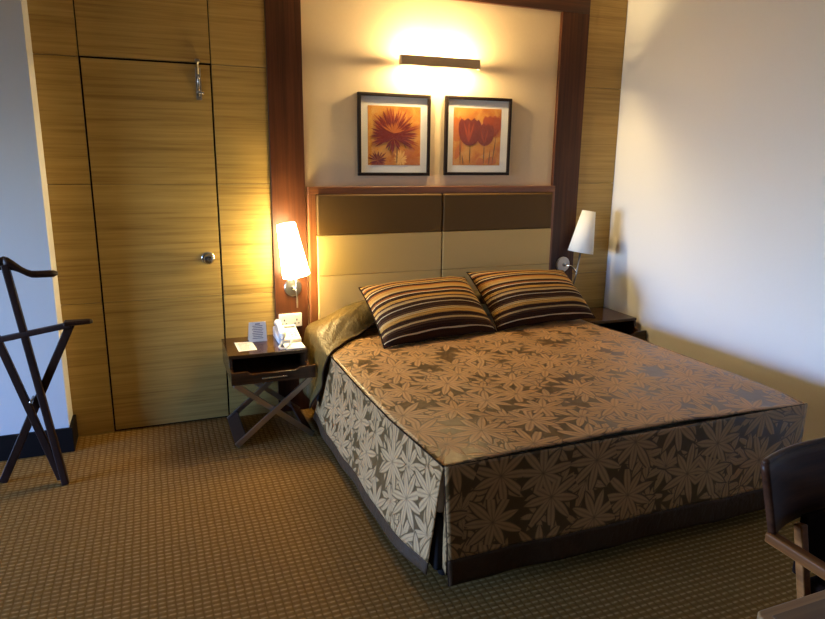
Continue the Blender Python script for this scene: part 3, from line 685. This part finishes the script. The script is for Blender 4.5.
picture(1.829, 2.299, 1.459, 1.946, (0.135, 0.865, 0.13, 0.85), 'framed print of a spiky dark red chrysanthemum on orange', mum)
picture(2.402, 2.872, 1.463, 1.950, (0.125, 0.85, 0.13, 0.86), 'framed print of two brown-red tulips on orange', tulip)

# ------------------------------------------------------------------ valet stand
va = thing('valet_stand', (0.0, -0.52, 0), 'dark wooden folding valet stand with coat hanger by the door', 'valet stand')
def hang(side):
    v = []; sec = 8
    pts = []
    for i in range(13):
        t = i/12; x = 0.004+side*0.205*t
        z = 1.082-0.055*ss(0, 0.55, t)-0.012*t; y = -0.50-0.0*t+0.05*t*t
        hh = lerp(0.032, 0.017, ss(0, 0.35, t)); ww = lerp(0.016, 0.022, t)
        pts.append((x, y, z, hh*(0.5 if i == 12 else 1), ww*(0.5 if i == 12 else 1)))
    f = []
    for x, y, z, hh, ww in pts:
        for k in range(sec):
            a = 2*math.pi*(k+0.5)/sec; v.append((x, y+ww*math.cos(a), z+hh*math.sin(a)))
    for i in range(12):
        for k in range(sec): l = (k+1) % sec; f.append((i*sec+k, i*sec+l, (i+1)*sec+l, (i+1)*sec+k))
    f.append(tuple(range(sec))); f.append(tuple(12*sec+k for k in range(sec)))
    return recalc(mk('hanger_arm', v, f, M_wenge, va, smooth=True))
hang(1); hang(-1)
bar('post', (0.160, -0.588, 0.0), (0.006, -0.50, 1.075), 0.032, 0.034, M_wenge, va, 0.005)
bar('leg', (-0.126, -0.462, 0.0), (0.250, -0.545, 0.785), 0.038, 0.026, M_wenge, va, 0.004)
bar('leg', (0.140, -0.565, 0.02), (-0.062, -0.515, 0.745), 0.034, 0.026, M_wenge, va, 0.004)
bar('leg', (-0.36, -0.62, 0.0), (-0.185, -0.507, 0.71), 0.034, 0.026, M_wenge, va, 0.004)
bar('trouser_bar', (-0.19, -0.505, 0.705), (0.255, -0.56, 0.787), 0.026, 0.03, M_wenge, va, 0.005)
prism('bar_end', [(0.225, -0.595), (0.335, -0.578), (0.350, -0.560), (0.335, -0.542), (0.225, -0.530)], 0.786, 0.806, M_wenge, va, 0.006, 'xy')
tube('pivot_bolt', [(0.052, -0.575, 0.43), (0.052, -0.49, 0.43)], 0.006, M_steel, va)

# ------------------------------------------------------------------ chair and desk at the lower right
ch = thing('armchair', (2.31, -3.0, 0), 'walnut desk chair with curved wrap-around back at the foot of the bed', 'chair')
CXm = 2.300
def cpanel(a, c):
    u = 2*a-1; z = lerp(0.624, 0.832, c); wid = lerp(0.215, 0.276, c)
    return (CXm+u*wid, -2.850+0.045*(1-abs(u)**2.6)+0.004*c, z)
grid('backrest', cpanel, 40, 8, M_chairw, ch, thick=0.018)
tube('backrest_edge', [Vector(cpanel(i/40, 1))+Vector((0, 0.009, 0)) for i in range(41)], 0.0093, M_chairw, ch, 8)
for sx in (-1, 1):
    x = CXm+sx*0.213
    bar('arm', (x, -2.828, 0.612), (x+sx*0.006, -3.28, 0.606), 0.030, 0.030, M_chairrail, ch, 0.006, side=(0, 0, 1))
    bar('leg', (x, -3.26, 0.0), (x, -3.26, 0.592), 0.030, 0.030, M_chairrail, ch, 0.004)
    bar('leg', (CXm+sx*0.135, -2.99, 0.0), (CXm+sx*0.111, -2.838, 0.63), 0.027, 0.024, M_chairrail, ch, 0.004)
box('seat', CXm-0.094, CXm+0.108, -3.22, -2.85, 0.385, 0.475, M_seatfab, ch, b=0.02, seg=4)
box('seat_frame', CXm-0.200, CXm+0.200, -3.27, -3.225, 0.36, 0.402, M_chairw, ch, b=0.004)
box('back_cushion', CXm-0.098, CXm+0.098, -2.845, -2.822, 0.470, 0.65, M_seatfab, ch, b=0.008)
dk = thing('desk', (2.3, -3.46, 0), 'wooden desk corner with pale border at the lower right edge', 'desk')
DX0, DX1, DY1, DY0 = 1.628, 2.98, -3.165, -3.76
bord = prism('desk_border', [(DX0, DY0), (DX1, DY0), (DX1, DY1), (DX0+0.012, DY1), (DX0, DY1-0.012)], 0.722, 0.752, M_desk, dk, 0.005, 'xy')
box('desk_inset', DX0+0.022, DX1-0.022, DY0+0.022, DY1-0.022, 0.750, 0.7535, M_deskin, dk, b=0.001)
for x in (DX0+0.10, DX1-0.10):
    for y in (DY0+0.06, DY1-0.06): box('leg', x-0.025, x+0.025, y-0.025, y+0.025, 0.0, 0.722, M_chairw, dk, b=0.003)
box('apron', DX0+0.125, DX1-0.125, DY0+0.05, DY0+0.07, 0.63, 0.722, M_chairw, dk)
